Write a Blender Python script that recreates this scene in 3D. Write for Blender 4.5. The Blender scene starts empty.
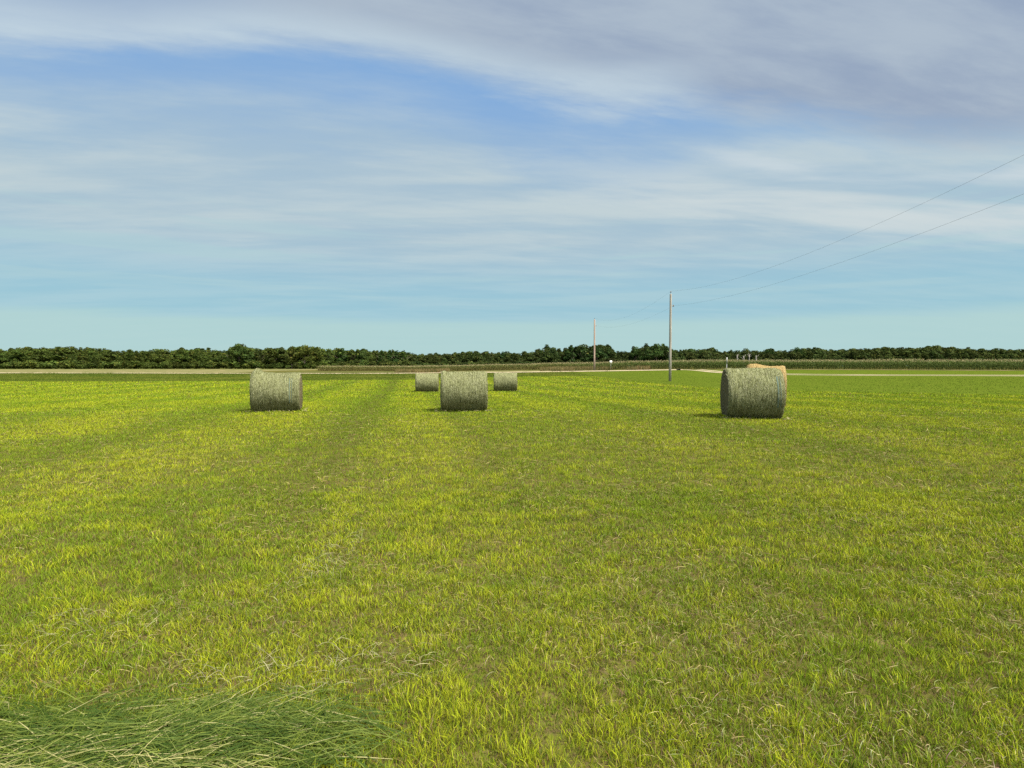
import bpy, math, random
import numpy as np

random.seed(7)
rng = np.random.default_rng(7)
scene = bpy.context.scene
COL = scene.collection
R = math.radians
F = 555.0                    # focal length of the lens, in picture widths of 1024
EYE = 1.6
PITCH = R(1.86)
EXPO = .90

# ------------------------------------------------------------------ noise
def _hash(ix, iy, seed):
    h = (ix.astype(np.int64) * 374761393 + iy.astype(np.int64) * 668265263 + seed * 1274126177) & 0xFFFFFFFF
    h = ((h ^ (h >> 13)) * 1274126177) & 0xFFFFFFFF
    return ((h ^ (h >> 16)) & 0xFFFFFF) / float(0xFFFFFF)

def vnoise(x, y, seed=0):
    x = np.asarray(x, float); y = np.asarray(y, float)
    ix = np.floor(x); iy = np.floor(y)
    fx = x - ix; fy = y - iy
    fx = fx * fx * (3 - 2 * fx); fy = fy * fy * (3 - 2 * fy)
    a = _hash(ix, iy, seed); b = _hash(ix + 1, iy, seed)
    c = _hash(ix, iy + 1, seed); d = _hash(ix + 1, iy + 1, seed)
    return (a * (1 - fx) + b * fx) * (1 - fy) + (c * (1 - fx) + d * fx) * fy

def fbm(x, y, seed=0, oct=4):
    s = 0; amp = .5; t = 0
    for k in range(oct):
        s = s + amp * vnoise(np.asarray(x) * 2 ** k, np.asarray(y) * 2 ** k, seed + k * 17)
        t += amp; amp *= .5
    return s / t

def sstep(a, b, x):
    t = np.clip((np.asarray(x, float) - a) / (b - a), 0, 1)
    return t * t * (3 - 2 * t)

# ------------------------------------------------------------------ the lie of the land
YL = [-200, 0, 19, 42, 65, 120, 215, 400, 900, 5000]
ZL = [0, 0, -.02, -.38, -.38, -.06, -.30, -.45, -.5, -.5]
YR = [-200, 0, 17, 42, 65, 90, 120, 150, 400, 900, 5000]
ZR = [.0, .0, .10, -.22, -.16, .04, .80, .92, .90, .7, .5]
def smooth_interp(y, X, Z):
    y = np.asarray(y, float)
    s = np.maximum(.6, np.abs(y) * .05)
    return sum(np.interp(y + k * s, X, Z) for k in (-2, -1, 0, 1, 2)) / 5
def ground_z(x, y):
    x = np.asarray(x, float); y = np.asarray(y, float)
    b = sstep(-40, 50, x)
    z = smooth_interp(y, YL, ZL) * (1 - b) + smooth_interp(y, YR, ZR) * b
    near = 1 - sstep(25, 60, np.hypot(x, y))
    z = z + near * ((fbm(x * 1.1, y * 1.1, 5, 2) - .5) * .035)
    z = z + (fbm(x * .06, y * .06, 9, 2) - .5) * .10 * sstep(10, 30, np.hypot(x, y))
    return z
def gz(x, y): return float(ground_z(np.array([x]), np.array([y]))[0])
def at(px, d): return ((px - 512) / F * d, d)

# ------------------------------------------------------------------ mesh + object helpers
def new_mesh(name, verts, faces_flat, sizes, cols=None, smooth=False, mat=None):
    me = bpy.data.meshes.new(name)
    verts = np.asarray(verts, np.float32)
    me.vertices.add(len(verts)); me.vertices.foreach_set('co', verts.ravel())
    faces_flat = np.asarray(faces_flat, np.int32); sizes = np.asarray(sizes, np.int32)
    me.loops.add(len(faces_flat)); me.loops.foreach_set('vertex_index', faces_flat)
    me.polygons.add(len(sizes))
    st = np.zeros(len(sizes), np.int32); st[1:] = np.cumsum(sizes)[:-1]
    me.polygons.foreach_set('loop_start', st)
    try: me.polygons.foreach_set('loop_total', sizes)
    except Exception: pass
    if smooth: me.polygons.foreach_set('use_smooth', np.ones(len(sizes), bool))
    me.update(calc_edges=True)
    if cols is not None:
        at_ = me.color_attributes.new('tint', 'FLOAT_COLOR', 'POINT')
        c = np.ones((len(verts), 4), np.float32); c[:, :3] = cols
        at_.data.foreach_set('color', c.ravel())
    if mat: me.materials.append(mat)
    return me

class MB:
    """collects vertices and faces, then links them as one mesh object"""
    def __init__(s): s.v = []; s.f = []; s.c = []; s.n = 0
    def add(s, verts, faces, col=(1, 1, 1)):
        verts = np.asarray(verts, float).reshape(-1, 3)
        s.v.append(verts)
        for f in faces: s.f.append([i + s.n for i in f])
        c = np.asarray(col, float)
        s.c.append(np.broadcast_to(c, (len(verts), 3)).copy() if c.ndim == 1 else c)
        s.n += len(verts)
    def tube(s, pts, rad, n=8, col=(1, 1, 1), caps=True):
        pts = [np.array(p, float) for p in pts]
        if not hasattr(rad, '__len__'): rad = [rad] * len(pts)
        V = []; m = len(pts)
        up = None
        for i, p in enumerate(pts):
            t = pts[min(i + 1, m - 1)] - pts[max(i - 1, 0)]
            t = t / (np.linalg.norm(t) + 1e-9)
            if up is None:
                ref = np.array([0, 0, 1.]) if abs(t[2]) < .9 else np.array([1., 0, 0])
            else: ref = up
            u = ref - t * ref.dot(t); u /= np.linalg.norm(u) + 1e-9; up = u
            w = np.cross(t, u)
            for k in range(n):
                a = 2 * math.pi * k / n
                V.append(p + rad[i] * (u * math.cos(a) + w * math.sin(a)))
        Fc = []
        for i in range(m - 1):
            for k in range(n):
                Fc.append([i * n + k, i * n + (k + 1) % n, (i + 1) * n + (k + 1) % n, (i + 1) * n + k])
        if caps:
            Fc.append(list(range(n))[::-1]); Fc.append([(m - 1) * n + k for k in range(n)])
        s.add(V, Fc, col)
    def box(s, c, size, col=(1, 1, 1), bev=.0):
        x, y, z = [q / 2 for q in size]; b = min(bev, x * .9, y * .9)
        ring = [(x - b, -y), (x, -y + b), (x, y - b), (x - b, y), (-x + b, y), (-x, y - b), (-x, -y + b), (-x + b, -y)] if b else [(x, -y), (x, y), (-x, y), (-x, -y)]
        n = len(ring)
        V = [(c[0] + p[0], c[1] + p[1], c[2] - z) for p in ring] + [(c[0] + p[0], c[1] + p[1], c[2] + z) for p in ring]
        s.add(V, [[k, (k + 1) % n, n + (k + 1) % n, n + k] for k in range(n)] + [list(range(n))[::-1], list(range(n, 2 * n))], col)
    def mesh(s, name, mat, smooth=False):
        v = np.concatenate(s.v); c = np.concatenate(s.c)
        return new_mesh(name, v, [i for f in s.f for i in f], [len(f) for f in s.f], c, smooth, mat)

def link(name, me, parent=None, loc=None):
    o = bpy.data.objects.new(name, me); COL.objects.link(o)
    if parent: o.parent = parent
    if loc is not None: o.location = loc
    return o
def tag(o, label=None, cat=None, group=None, kind=None):
    for k, v in (('label', label), ('category', cat), ('group', group), ('kind', kind)):
        if v: o[k] = v
    return o
def empty(name, loc, rz=0, label=None, cat=None, group=None):
    o = bpy.data.objects.new(name, None); COL.objects.link(o)
    o.location = loc; o.rotation_euler = (0, 0, rz); o.empty_display_size = .3
    return tag(o, label, cat, group)
def copy_tree(root):
    r = root.copy(); COL.objects.link(r)
    for ch in list(root.children):
        c = ch.copy(); COL.objects.link(c); c.parent = r
        for g in list(ch.children):
            d = g.copy(); COL.objects.link(d); d.parent = c
    return r

# ------------------------------------------------------------------ node helpers
class X:
    """a socket with arithmetic"""
    def __init__(s, nt, sock): s.nt = nt; s.k = sock
    def _op(s, op, *o, clamp=False):
        n = s.nt.nodes.new('ShaderNodeMath'); n.operation = op; n.use_clamp = clamp
        for i, q in enumerate((s,) + o):
            if isinstance(q, X): s.nt.links.new(q.k, n.inputs[i])
            else: n.inputs[i].default_value = q
        return X(s.nt, n.outputs[0])
    def __add__(s, o): return s._op('ADD', o)
    __radd__ = __add__
    def __mul__(s, o): return s._op('MULTIPLY', o)
    __rmul__ = __mul__
    def __sub__(s, o): return s._op('SUBTRACT', o)
    def __rsub__(s, o): return (s * -1) + o
    def __truediv__(s, o): return s._op('DIVIDE', o)
    def max(s, o): return s._op('MAXIMUM', o)
    def min(s, o): return s._op('MINIMUM', o)
    def clamp(s): return s._op('ADD', 0., clamp=True)
    def sstep(s, a, b, lo=0., hi=1.):
        n = s.nt.nodes.new('ShaderNodeMapRange'); n.interpolation_type = 'SMOOTHSTEP'
        s.nt.links.new(s.k, n.inputs['Value'])
        if a > b: a, b, lo, hi = b, a, hi, lo
        n.inputs['From Min'].default_value = a; n.inputs['From Max'].default_value = b
        n.inputs['To Min'].default_value = lo; n.inputs['To Max'].default_value = hi
        return X(s.nt, n.outputs['Result'])
    def curve(s, pts):
        n = s.nt.nodes.new('ShaderNodeFloatCurve')
        c = n.mapping.curves[0]
        while len(c.points) > 2: c.points.remove(c.points[1])
        c.points[0].location = pts[0]; c.points[-1].location = pts[-1]
        for p in pts[1:-1]: c.points.new(*p)
        n.mapping.update()
        s.nt.links.new(s.k, n.inputs['Value'])
        return X(s.nt, n.outputs[0])
def vec(nt, x, y, z=0.):
    n = nt.nodes.new('ShaderNodeCombineXYZ')
    for i, q in enumerate((x, y, z)):
        if isinstance(q, X): nt.links.new(q.k, n.inputs[i])
        else: n.inputs[i].default_value = q
    return X(nt, n.outputs[0])
def sep(nt, v):
    n = nt.nodes.new('ShaderNodeSeparateXYZ'); nt.links.new(v.k, n.inputs[0])
    return [X(nt, o) for o in n.outputs]
def noise(nt, v, scale, detail=4, rough=.55, dist=0.):
    n = nt.nodes.new('ShaderNodeTexNoise')
    n.inputs['Scale'].default_value = scale; n.inputs['Detail'].default_value = detail
    n.inputs['Roughness'].default_value = rough; n.inputs['Distortion'].default_value = dist
    if v is not None: nt.links.new(v.k, n.inputs['Vector'])
    return X(nt, n.outputs[0])
def mix(nt, fac, a, b, mode='MIX'):
    n = nt.nodes.new('ShaderNodeMix'); n.data_type = 'RGBA'; n.blend_type = mode; n.clamp_factor = True
    for i, q in ((0, fac), (6, a), (7, b)):
        if isinstance(q, X): nt.links.new(q.k, n.inputs[i])
        elif i == 0: n.inputs[0].default_value = q
        else: n.inputs[i].default_value = (*q, 1)
    return X(nt, n.outputs[2])

def material(name):
    m = bpy.data.materials.new(name); m.use_nodes = True
    nt = m.node_tree; b = nt.nodes['Principled BSDF']
    b.inputs['Roughness'].default_value = .85
    b.inputs['Specular IOR Level'].default_value = .0
    return m, nt, b
def setc(nt, b, c, inp='Base Color'):
    nt.links.new(c.k, b.inputs[inp])
def attr(nt, name='tint'):
    n = nt.nodes.new('ShaderNodeAttribute'); n.attribute_name = name
    return X(nt, n.outputs['Color'])
def position(nt):
    return X(nt, nt.nodes.new('ShaderNodeNewGeometry').outputs['Position'])
def objco(nt):
    return X(nt, nt.nodes.new('ShaderNodeTexCoord').outputs['Object'])
def bump(nt, b, h, strength, dist):
    n = nt.nodes.new('ShaderNodeBump'); n.inputs['Strength'].default_value = strength
    n.inputs['Distance'].default_value = dist
    nt.links.new(h.k, n.inputs['Height']); nt.links.new(n.outputs[0], b.inputs['Normal'])

def leaf_material(name, trans=.35, objcol=False, gloss=.04, rough=.5, up_tilt=0.):
    m = bpy.data.materials.new(name); m.use_nodes = True
    nt = m.node_tree; nt.nodes.clear()
    out = nt.nodes.new('ShaderNodeOutputMaterial')
    c = attr(nt)
    if objcol:
        oi = nt.nodes.new('ShaderNodeObjectInfo')
        c = mix(nt, 1., c, X(nt, oi.outputs['Color']), 'MULTIPLY')
    d = nt.nodes.new('ShaderNodeBsdfDiffuse'); t = nt.nodes.new('ShaderNodeBsdfTranslucent')
    g = nt.nodes.new('ShaderNodeBsdfGlossy'); g.inputs['Roughness'].default_value = rough
    nt.links.new(c.k, d.inputs[0]); nt.links.new(c.k, t.inputs[0])
    if up_tilt:                                            # shading normal tilted upward to brighten the blades, not their real facing
        g_ = nt.nodes.new('ShaderNodeNewGeometry'); sc_ = nt.nodes.new('ShaderNodeVectorMath'); sc_.operation = 'MULTIPLY_ADD'
        sc_.inputs[1].default_value = (1 - up_tilt,) * 3; sc_.inputs[2].default_value = (0, 0, up_tilt)
        nm = nt.nodes.new('ShaderNodeVectorMath'); nm.operation = 'NORMALIZE'
        nt.links.new(g_.outputs['Normal'], sc_.inputs[0]); nt.links.new(sc_.outputs[0], nm.inputs[0])
        nt.links.new(nm.outputs[0], d.inputs['Normal'])
    ms = nt.nodes.new('ShaderNodeMixShader'); ms.inputs[0].default_value = trans
    nt.links.new(d.outputs[0], ms.inputs[1]); nt.links.new(t.outputs[0], ms.inputs[2])
    m2 = nt.nodes.new('ShaderNodeMixShader'); m2.inputs[0].default_value = gloss
    nt.links.new(ms.outputs[0], m2.inputs[1]); nt.links.new(g.outputs[0], m2.inputs[2])
    nt.links.new(m2.outputs[0], out.inputs[0])
    return m

# swaths left by the mower: same bands for the turf blades and the soil sheet
SWN = (.982, .189); SWP = 4.7
def swath(x, y):
    x = np.asarray(x); y = np.asarray(y)
    s = SWN[0] * x + SWN[1] * y + 1.2 * (fbm(x * .15, y * .15, 31, 2) - .5)
    return .5 + .5 * np.sin(2 * math.pi * s / SWP + .9)

# ------------------------------------------------------------------ materials
def mat_field():
    m, nt, b = material('mown_turf')
    p = position(nt); x, y, z = sep(nt, p)
    s = (x * SWN[0] + y * SWN[1] + noise(nt, p, .15, 1) * 1.2) * (2 * math.pi / SWP)
    sw = s._op('SINE') * .5 + .5
    n1 = noise(nt, p, .35, 4); n2 = noise(nt, p, 3.0, 5, .65); n3 = noise(nt, p, 22., 3, .7)
    n4 = noise(nt, p, .08, 3)
    st = noise(nt, vec(nt, (x * SWN[0] + y * SWN[1]) * 1.1, (y * SWN[0] - x * SWN[1]) * .07), 1., 4, .65)
    f = (n1 * .45 + n2 * .4 + sw * .30 + n4 * .35 + st * .6 - .62).sstep(.10, .90)
    c = mix(nt, f, (.074, .088, .013), (.110, .124, .016))
    c = mix(nt, n3.sstep(.36, .60, 0, .9), c, (.080, .060, .028))
    c = mix(nt, (n2 + n3 * .4).sstep(.78, .92, 0, .5), c, (.20, .155, .065))
    setc(nt, b, c); bump(nt, b, n3 * .6 + n2, .6, .05)
    return m
def mat_meadow():
    m, nt, b = material('uncut_meadow')
    p = position(nt)
    n1 = noise(nt, p, .12, 4); n2 = noise(nt, p, 1.6, 5, .65)
    c = mix(nt, n1.sstep(.35, .65), (.045, .070, .008), (.078, .092, .013))
    c = mix(nt, n2.sstep(.45, .75, 0, .6), c, (.13, .12, .04))
    px_ = sep(nt, p)[0]                                # the bank on the right of the field is kept mown
    c = mix(nt, px_.sstep(6., 20.), c, mix(nt, n2.sstep(.4, .7), (.060, .090, .009), (.084, .106, .014)))
    setc(nt, b, c); bump(nt, b, n2, .6, .1)
    return m
def mat_gravel():
    m, nt, b = material('pale_gravel')
    p = position(nt)
    c = mix(nt, noise(nt, p, .8, 5), (.27, .225, .15), (.40, .34, .235))
    c = mix(nt, noise(nt, p, 14., 3, .7).sstep(.5, .8, 0, .5), c, (.22, .18, .12))
    setc(nt, b, c); bump(nt, b, noise(nt, p, 30., 2), .4, .02)
    return m
def mat_stubble():
    m, nt, b = material('dry_stubble')
    p = position(nt)
    n1 = noise(nt, p, .25, 5, .6)
    c = mix(nt, n1.sstep(.30, .62), (.23, .185, .105), (.085, .10, .03))
    c = mix(nt, noise(nt, p, 2., 4).sstep(.5, .75, 0, .5), c, (.20, .16, .085))
    setc(nt, b, c)
    return m
def mat_verge():
    m, nt, b = material('dry_verge')
    p = position(nt)
    c = mix(nt, noise(nt, p, .3, 5, .6).sstep(.35, .65), (.048, .062, .014), (.098, .092, .034))
    setc(nt, b, c)
    return m
M_VERGE = mat_verge()
def mat_far():
    m, nt, b = material('farmland')
    p = position(nt)
    c = mix(nt, noise(nt, p, .02, 4), (.06, .09, .018), (.12, .13, .035))
    setc(nt, b, c)
    return m
M_FIELD = mat_field(); M_MEADOW = mat_meadow(); M_GRAVEL = mat_gravel(); M_STUBBLE = mat_stubble()
M_BLADE = leaf_material('grass_blade', .30, gloss=.008, rough=.5, up_tilt=.26)
M_HAYSTRAND = leaf_material('cut_hay', .15, gloss=.03)
M_LEAF = leaf_material('tree_leaf', .22, objcol=True, gloss=.004)
M_CORN = leaf_material('corn_leaf', .25, gloss=.01)

# ------------------------------------------------------------------ ground sheet
def spaced(lo, hi, near, growth):
    v = [0.]; s = near
    while v[-1] < hi:
        v.append(v[-1] + s)
        if v[-1] > 14: s *= growth
    w = [0.]; s = near
    while w[-1] > lo:
        w.append(w[-1] - s)
        if w[-1] < -14: s *= growth
    return np.array(sorted(set(w + v)))
gx = spaced(-4500, 4500, .28, 1.06); gy = spaced(-60, 5500, .28, 1.045)
def sheet(name, gx, gy, mat, lift=0.):
    Xg, Yg = np.meshgrid(gx, gy)
    V = np.stack([Xg.ravel(), Yg.ravel(), ground_z(Xg.ravel(), Yg.ravel()) + lift], 1)
    nx, ny = len(gx), len(gy)
    i = (np.arange(ny - 1)[:, None] * nx + np.arange(nx - 1)[None]).ravel()
    Fq = np.stack([i, i + 1, i + nx + 1, i + nx], 1)
    return link(name, new_mesh(name, V, Fq.ravel(), np.full(len(Fq), 4), smooth=True, mat=mat))
tag(sheet('ground', gx, gy, M_FIELD), kind='structure')

# draped strips: near edge and far edge given as functions of x
def strip(name, xs, y0, y1, mat, lift, ny=14, camber=0.):
    xs = np.asarray(xs, float); a = np.asarray([y0(x) for x in xs]); c = np.asarray([y1(x) for x in xs])
    V = []
    for k in range(ny):
        t = k / (ny - 1); y = a * (1 - t) + c * t
        V.append(np.stack([xs, y, ground_z(xs, y) + lift + camber * float(sstep(0, .45, t)) * float(sstep(1, .6, t))], 1))
    V = np.concatenate(V); nx = len(xs)
    i = (np.arange(ny - 1)[:, None] * nx + np.arange(nx - 1)[None]).ravel()
    Fq = np.stack([i, i + 1, i + nx + 1, i + nx], 1)
    return tag(link(name, new_mesh(name, V, Fq.ravel(), np.full(len(Fq), 4), smooth=True, mat=mat)), kind='structure')

ED_X = [-400, -60, -37, -14, -6, 1.3, 9, 13.2, 14.6, 15.6, 17.6, 20.7, 30, 80, 400]
ED_Y = [66, 69, 71, 74, 82, 87, 90, 86, 68, 56, 47, 40.5, 33, 22, 20]
def edge(x):
    x = np.asarray(x, float)
    w = np.clip((fbm(x * .5, x * 0 + 2, 61, 3) - .5) * 1.6, -1, 1)
    return np.interp(x, ED_X, ED_Y) + w
ROX = [-700, -200, 0, 18, 30, 45, 66, 120, 300, 700]; ROY = [190, 140, 117, 117, 121, 127, 122, 112, 104, 98]
CX = [-72, -50, -30, 10, 30, 45, 66, 120, 300]
CY = [202, 199, 193, 166, 138, 133, 128, 117, 109]
def road_mid(x): return float(np.mean([np.interp(x + k * 3, ROX, ROY) for k in (-2, -1, 0, 1, 2)]))
xs = np.concatenate([np.linspace(-700, -120, 40), np.linspace(-118, 118, 240), np.linspace(122, 700, 40)])
strip('meadow', xs, lambda x: float(edge(x)), lambda x: road_mid(x) - 1.5 if road_mid(x) > 30 else 30, M_MEADOW, .012, 40)
strip('stubble_field', np.linspace(-700, -66, 120), lambda x: road_mid(x) + 1.5, lambda x: (430 if x < -110 else np.interp(x, [-110, -86, -66], [400, 190, road_mid(-66) + 3])), M_STUBBLE, .02, 30)
strip('stubble_field', np.linspace(-30, 13, 60), lambda x: road_mid(x) + 1.5, lambda x: road_mid(x) + 2.5 + max(0, 34 * math.sin(math.pi * (x + 30) / 43) ** .7), M_STUBBLE, .032, 16)
strip('roadside_grass', np.linspace(-72, 36, 140), lambda x: road_mid(x) + 1.5, lambda x: np.interp(x, CX, CY) + 2, M_VERGE, .016, 24)
strip('roadside_grass', np.linspace(36, 700, 120), lambda x: road_mid(x) + 1.5, lambda x: road_mid(x) + 9, M_VERGE, .016, 8)
strip('stubble_field', np.linspace(44, 300, 120), lambda x: road_mid(x) + 1.2 + 1.5 * vnoise(x * .2, 3.), lambda x: road_mid(x) + 6, M_STUBBLE, .04, 6)
strip('far_field', np.linspace(-2500, 2500, 60), lambda x: 300, lambda x: 2600, mat_far(), .01, 16)
strip('gravel_road', xs[xs < 38.5], lambda x: road_mid(x) - 2.2, lambda x: road_mid(x) + 2.2, M_GRAVEL, .04, 9, .09)

# the drive that leaves the road and comes down towards the field: two wheel tracks
def track(name, pts, w):
    pts = np.array(pts, float); n = 60
    t = np.linspace(0, 1, n); q = np.linspace(0, 1, len(pts))
    P = np.stack([np.interp(t, q, pts[:, k]) for k in (0, 1)], 1)
    for _ in range(4): P[1:-1] = (P[:-2] + 2 * P[1:-1] + P[2:]) / 4
    T = np.gradient(P, axis=0); T /= np.linalg.norm(T, axis=1)[:, None]
    N = np.stack([-T[:, 1], T[:, 0]], 1)
    ww = w * (1 + .5 * (vnoise(t * 14, t * 0, 8) - .5))[:, None]
    L = P + N * ww / 2; Rr = P - N * ww / 2
    V = np.concatenate([np.c_[L, ground_z(L[:, 0], L[:, 1]) + .035], np.c_[Rr, ground_z(Rr[:, 0], Rr[:, 1]) + .035]])
    i = np.arange(n - 1)
    Fq = np.stack([i, i + n, i + n + 1, i + 1], 1)
    return tag(link(name, new_mesh(name, V, Fq.ravel(), np.full(len(Fq), 4), smooth=True, mat=M_GRAVEL)), kind='structure')
track('gravel_drive', [(39, 126), (38.8, 115), (38, 106), (38.5, 100), (42, 94), (50, 90), (62, 88), (120, 84)], 1.5)
track('gravel_drive', [(42.3, 126), (41.3, 115), (40.8, 106), (41.8, 101), (45, 97), (53, 94), (64, 92), (120, 88)], 1.5)

# ------------------------------------------------------------------ turf: blades as one object of stuff
class Blades:
    def __init__(s): s.V = []; s.F = []; s.S = []; s.C = []; s.n = 0
    def add(s, base, ang, h, w, lean, lang, cb, ct, seg=2, curl=.5):
        """base (n,3); blade of height h, width w facing ang, tip carried lean metres along lang"""
        n = len(base); ax = np.stack([np.cos(ang), np.sin(ang), ang * 0], 1) * (w / 2)[:, None]
        ld = np.stack([np.cos(lang), np.sin(lang), lang * 0], 1)
        up = np.array([0, 0, 1.])
        b0 = base - ax; b1 = base + ax
        tip = base + up * h[:, None] + ld * lean[:, None]
        if seg == 2:
            mid = base + up * (h * .62)[:, None] + ld * (lean * curl * .7)[:, None]
            m0 = mid - ax * .8; m1 = mid + ax * .8
            V = np.stack([b0, b1, m1, m0, tip], 1).reshape(-1, 3)
            cm = cb * .45 + ct * .55
            C = np.stack([cb, cb, cm, cm, ct], 1).reshape(-1, 3)
            i = s.n + np.arange(n)[:, None] * 5
            s.F.append(np.concatenate([i + np.array([[0, 1, 2, 3]]), i + np.array([[3, 2, 4]])], 1).ravel())
            s.S.append(np.tile([4, 3], n)); k = 5
        else:
            V = np.stack([b0, b1, tip], 1).reshape(-1, 3)
            C = np.stack([cb, cb, ct], 1).reshape(-1, 3)
            i = s.n + np.arange(n)[:, None] * 3
            s.F.append((i + np.array([[0, 1, 2]])).ravel()); s.S.append(np.full(n, 3)); k = 3
        s.V.append(V); s.C.append(C); s.n += n * k
    def build(s, name, mat):
        return link(name, new_mesh(name, np.concatenate(s.V), np.concatenate(s.F), np.concatenate(s.S), np.concatenate(s.C), mat=mat))

GREEN = np.array([.150, .245, .008]); DEEP = np.array([.048, .098, .008]); YELLOW = np.array([.345, .400, .013])
LIME = np.array([.20, .265, .018]); BROWN = np.array([.120, .080, .034]); STRAW = np.array([.38, .32, .125]); RUST = np.array([.17, .085, .03])
HUE_OF_LAND = None
def lerp(a, b, t):
    t = np.asarray(t)[:, None]; return a * (1 - t) + b * t
def wedge(y0, y1, dens, margin=2.9, slope=.98):
    """random spots on the ground between distances y0 and y1, dens per square metre"""
    wmax = 2 * (y1 * slope + margin)
    n = int(dens * wmax * (y1 - y0))
    y = rng.uniform(y0, y1, n); x = rng.uniform(-wmax / 2, wmax / 2, n)
    k = np.abs(x) < y * slope + margin
    return x[k], y[k]
def wheel(x, y):
    """1 on the two lines pressed by tractor wheels, which follow the swaths"""
    s = SWN[0] * x + SWN[1] * y + .25 * (fbm(x * .3, y * .12, 35, 2) - .5)
    w = 0
    for c, hw, k in ((-1.34, .42, 1.), (1.5, .3, .55), (-6.1, .35, .5), (4.6, .35, .5), (8.2, .4, .5)):
        w = np.maximum(w, k * np.exp(-((s - c) / hw) ** 2))
    return w * sstep(3, 9, y)
def ripeness(x, y):
    """0 = lush green, 1 = yellow: patches, swaths, a few metres wide"""
    f = .55 * fbm(x * .45, y * .45, 3, 4) + .45 * fbm(x * 2.2, y * 2.2, 13, 3)
    return np.clip((f - .5) * 1.7 + .44 + (fbm(x * 5.5, y * 5.5, 83, 3) - .5) * 1.5 * sstep(24, 9, y) + (swath(x, y) - .5) * .44 - .5 * wheel(x, y), 0, 1)

def grow(B, x, y, hs, ws, seg, tuft, far=0.):
    n = len(x)
    ripe = ripeness(x, y)
    r = np.clip(ripe + rng.normal(0, .22, n), 0, 1)
    ct = lerp(GREEN, YELLOW, sstep(.15, .95, r))
    ct = np.where((rng.random(n) < (.30 if far < .2 else .20))[:, None], lerp(DEEP, GREEN, rng.random(n)), ct)
    ct = np.where((rng.random(n) < (.13 if far < .2 else .06))[:, None], lerp(RUST, STRAW, rng.random(n)) * rng.uniform(.6, 1.0, (n, 1)), ct)
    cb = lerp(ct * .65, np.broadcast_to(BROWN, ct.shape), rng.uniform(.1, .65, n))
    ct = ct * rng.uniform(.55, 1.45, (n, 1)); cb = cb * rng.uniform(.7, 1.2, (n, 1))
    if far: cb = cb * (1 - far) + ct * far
    h = hs * rng.uniform(.45, 1.25, n) * (.45 + 1.1 * fbm(x * 5.5, y * 5.5, 83, 3))
    wm = wheel(x, y); h = h * (1 - .35 * wm); dull = (1 - .22 * wm)[:, None]; ct = ct * dull; cb = cb * dull
    base = np.stack([x, y, ground_z(x, y) - .004], 1)
    ang = rng.uniform(0, math.pi * 2, n); la = rng.uniform(0, math.pi * 2, n)
    ln = h * rng.uniform(.1, 1.15, n)
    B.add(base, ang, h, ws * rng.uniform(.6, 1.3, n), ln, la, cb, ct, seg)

def tufts(B, x, y, per, rad, h, w, seg, tall=1.):
    """knots of regrowth: blades fan out of one crown"""
    m = len(x); ripe = ripeness(x, y)
    kind = rng.random(m)
    th = h * rng.uniform(.7, 1.35, m)
    tcol = lerp(GREEN * 1.05, YELLOW * 1.15, sstep(.05, .8, np.clip(ripe + rng.normal(0, .25, m), 0, 1)))
    tcol = np.where((kind < .22)[:, None], lerp(DEEP, GREEN, rng.random(m)), tcol)
    i = np.repeat(np.arange(m), per); n = len(i)
    a = rng.uniform(0, 2 * math.pi, n); q = rad * np.sqrt(rng.random(n))
    bx = x[i] + np.cos(a) * q; by = y[i] + np.sin(a) * q
    ct = tcol[i] * rng.uniform(.75, 1.25, (n, 1))
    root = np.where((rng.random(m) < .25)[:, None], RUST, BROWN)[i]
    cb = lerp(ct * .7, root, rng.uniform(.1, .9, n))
    hh = th[i] * rng.uniform(.5, 1.1, n)
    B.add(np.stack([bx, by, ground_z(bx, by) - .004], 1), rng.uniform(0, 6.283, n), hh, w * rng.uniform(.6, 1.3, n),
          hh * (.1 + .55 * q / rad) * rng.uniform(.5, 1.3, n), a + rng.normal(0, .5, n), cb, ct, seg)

B = Blades()
for (y0, y1, dens, h, w, seg) in ((1.3, 2.6, 16000, .043, .0033, 2), (2.6, 4.2, 12500, .043, .0036, 2), (4.2, 7, 6200, .045, .005, 2),
                                  (7, 11, 2300, .047, .0085, 1), (11, 18, 1200, .05, .013, 1), (18, 30, 480, .056, .021, 1),
                                  (30, 50, 120, .07, .042, 1), (50, 92, 42, .085, .075, 1)):
    x, y = wedge(y0, y1, dens)
    if y1 > 19:
        k = y < edge(x); x, y = x[k], y[k]
    if y1 < 12:
        k = rng.random(len(x)) < .36 + .85 * sstep(.30, .54, fbm(x * 6.5, y * 6.5, 66, 3)); x, y = x[k], y[k]
    grow(B, x, y, h, w, seg, 0, far=float(np.interp(y0, [4, 18, 40], [0, .35, .6])))
for (y0, y1, dens, per, rad, h, w, seg) in ((1.3, 4.2, 64, 34, .075, .060, .0038, 2), (4.2, 7, 56, 26, .08, .060, .0052, 2), (7, 11, 42, 18, .08, .060, .0085, 1),
                                            (11, 18, 24, 12, .10, .058, .015, 1), (18, 30, 9, 10, .14, .062, .024, 1), (30, 60, 1.6, 10, .2, .08, .05, 1)):
    x, y = wedge(y0, y1, dens)
    k = (rng.random(len(x)) < .25 + 1.2 * fbm(x * 1.3, y * 1.3, 77, 3) - .2)
    if y1 > 19: k &= y < edge(x)
    x, y = x[k], y[k]
    tufts(B, x, y, per, rad, h, w, seg)
tag(B.build('grass', M_BLADE), 'short mown yellow green grass with tufts covering the hay field', 'grass', kind='stuff')

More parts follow.
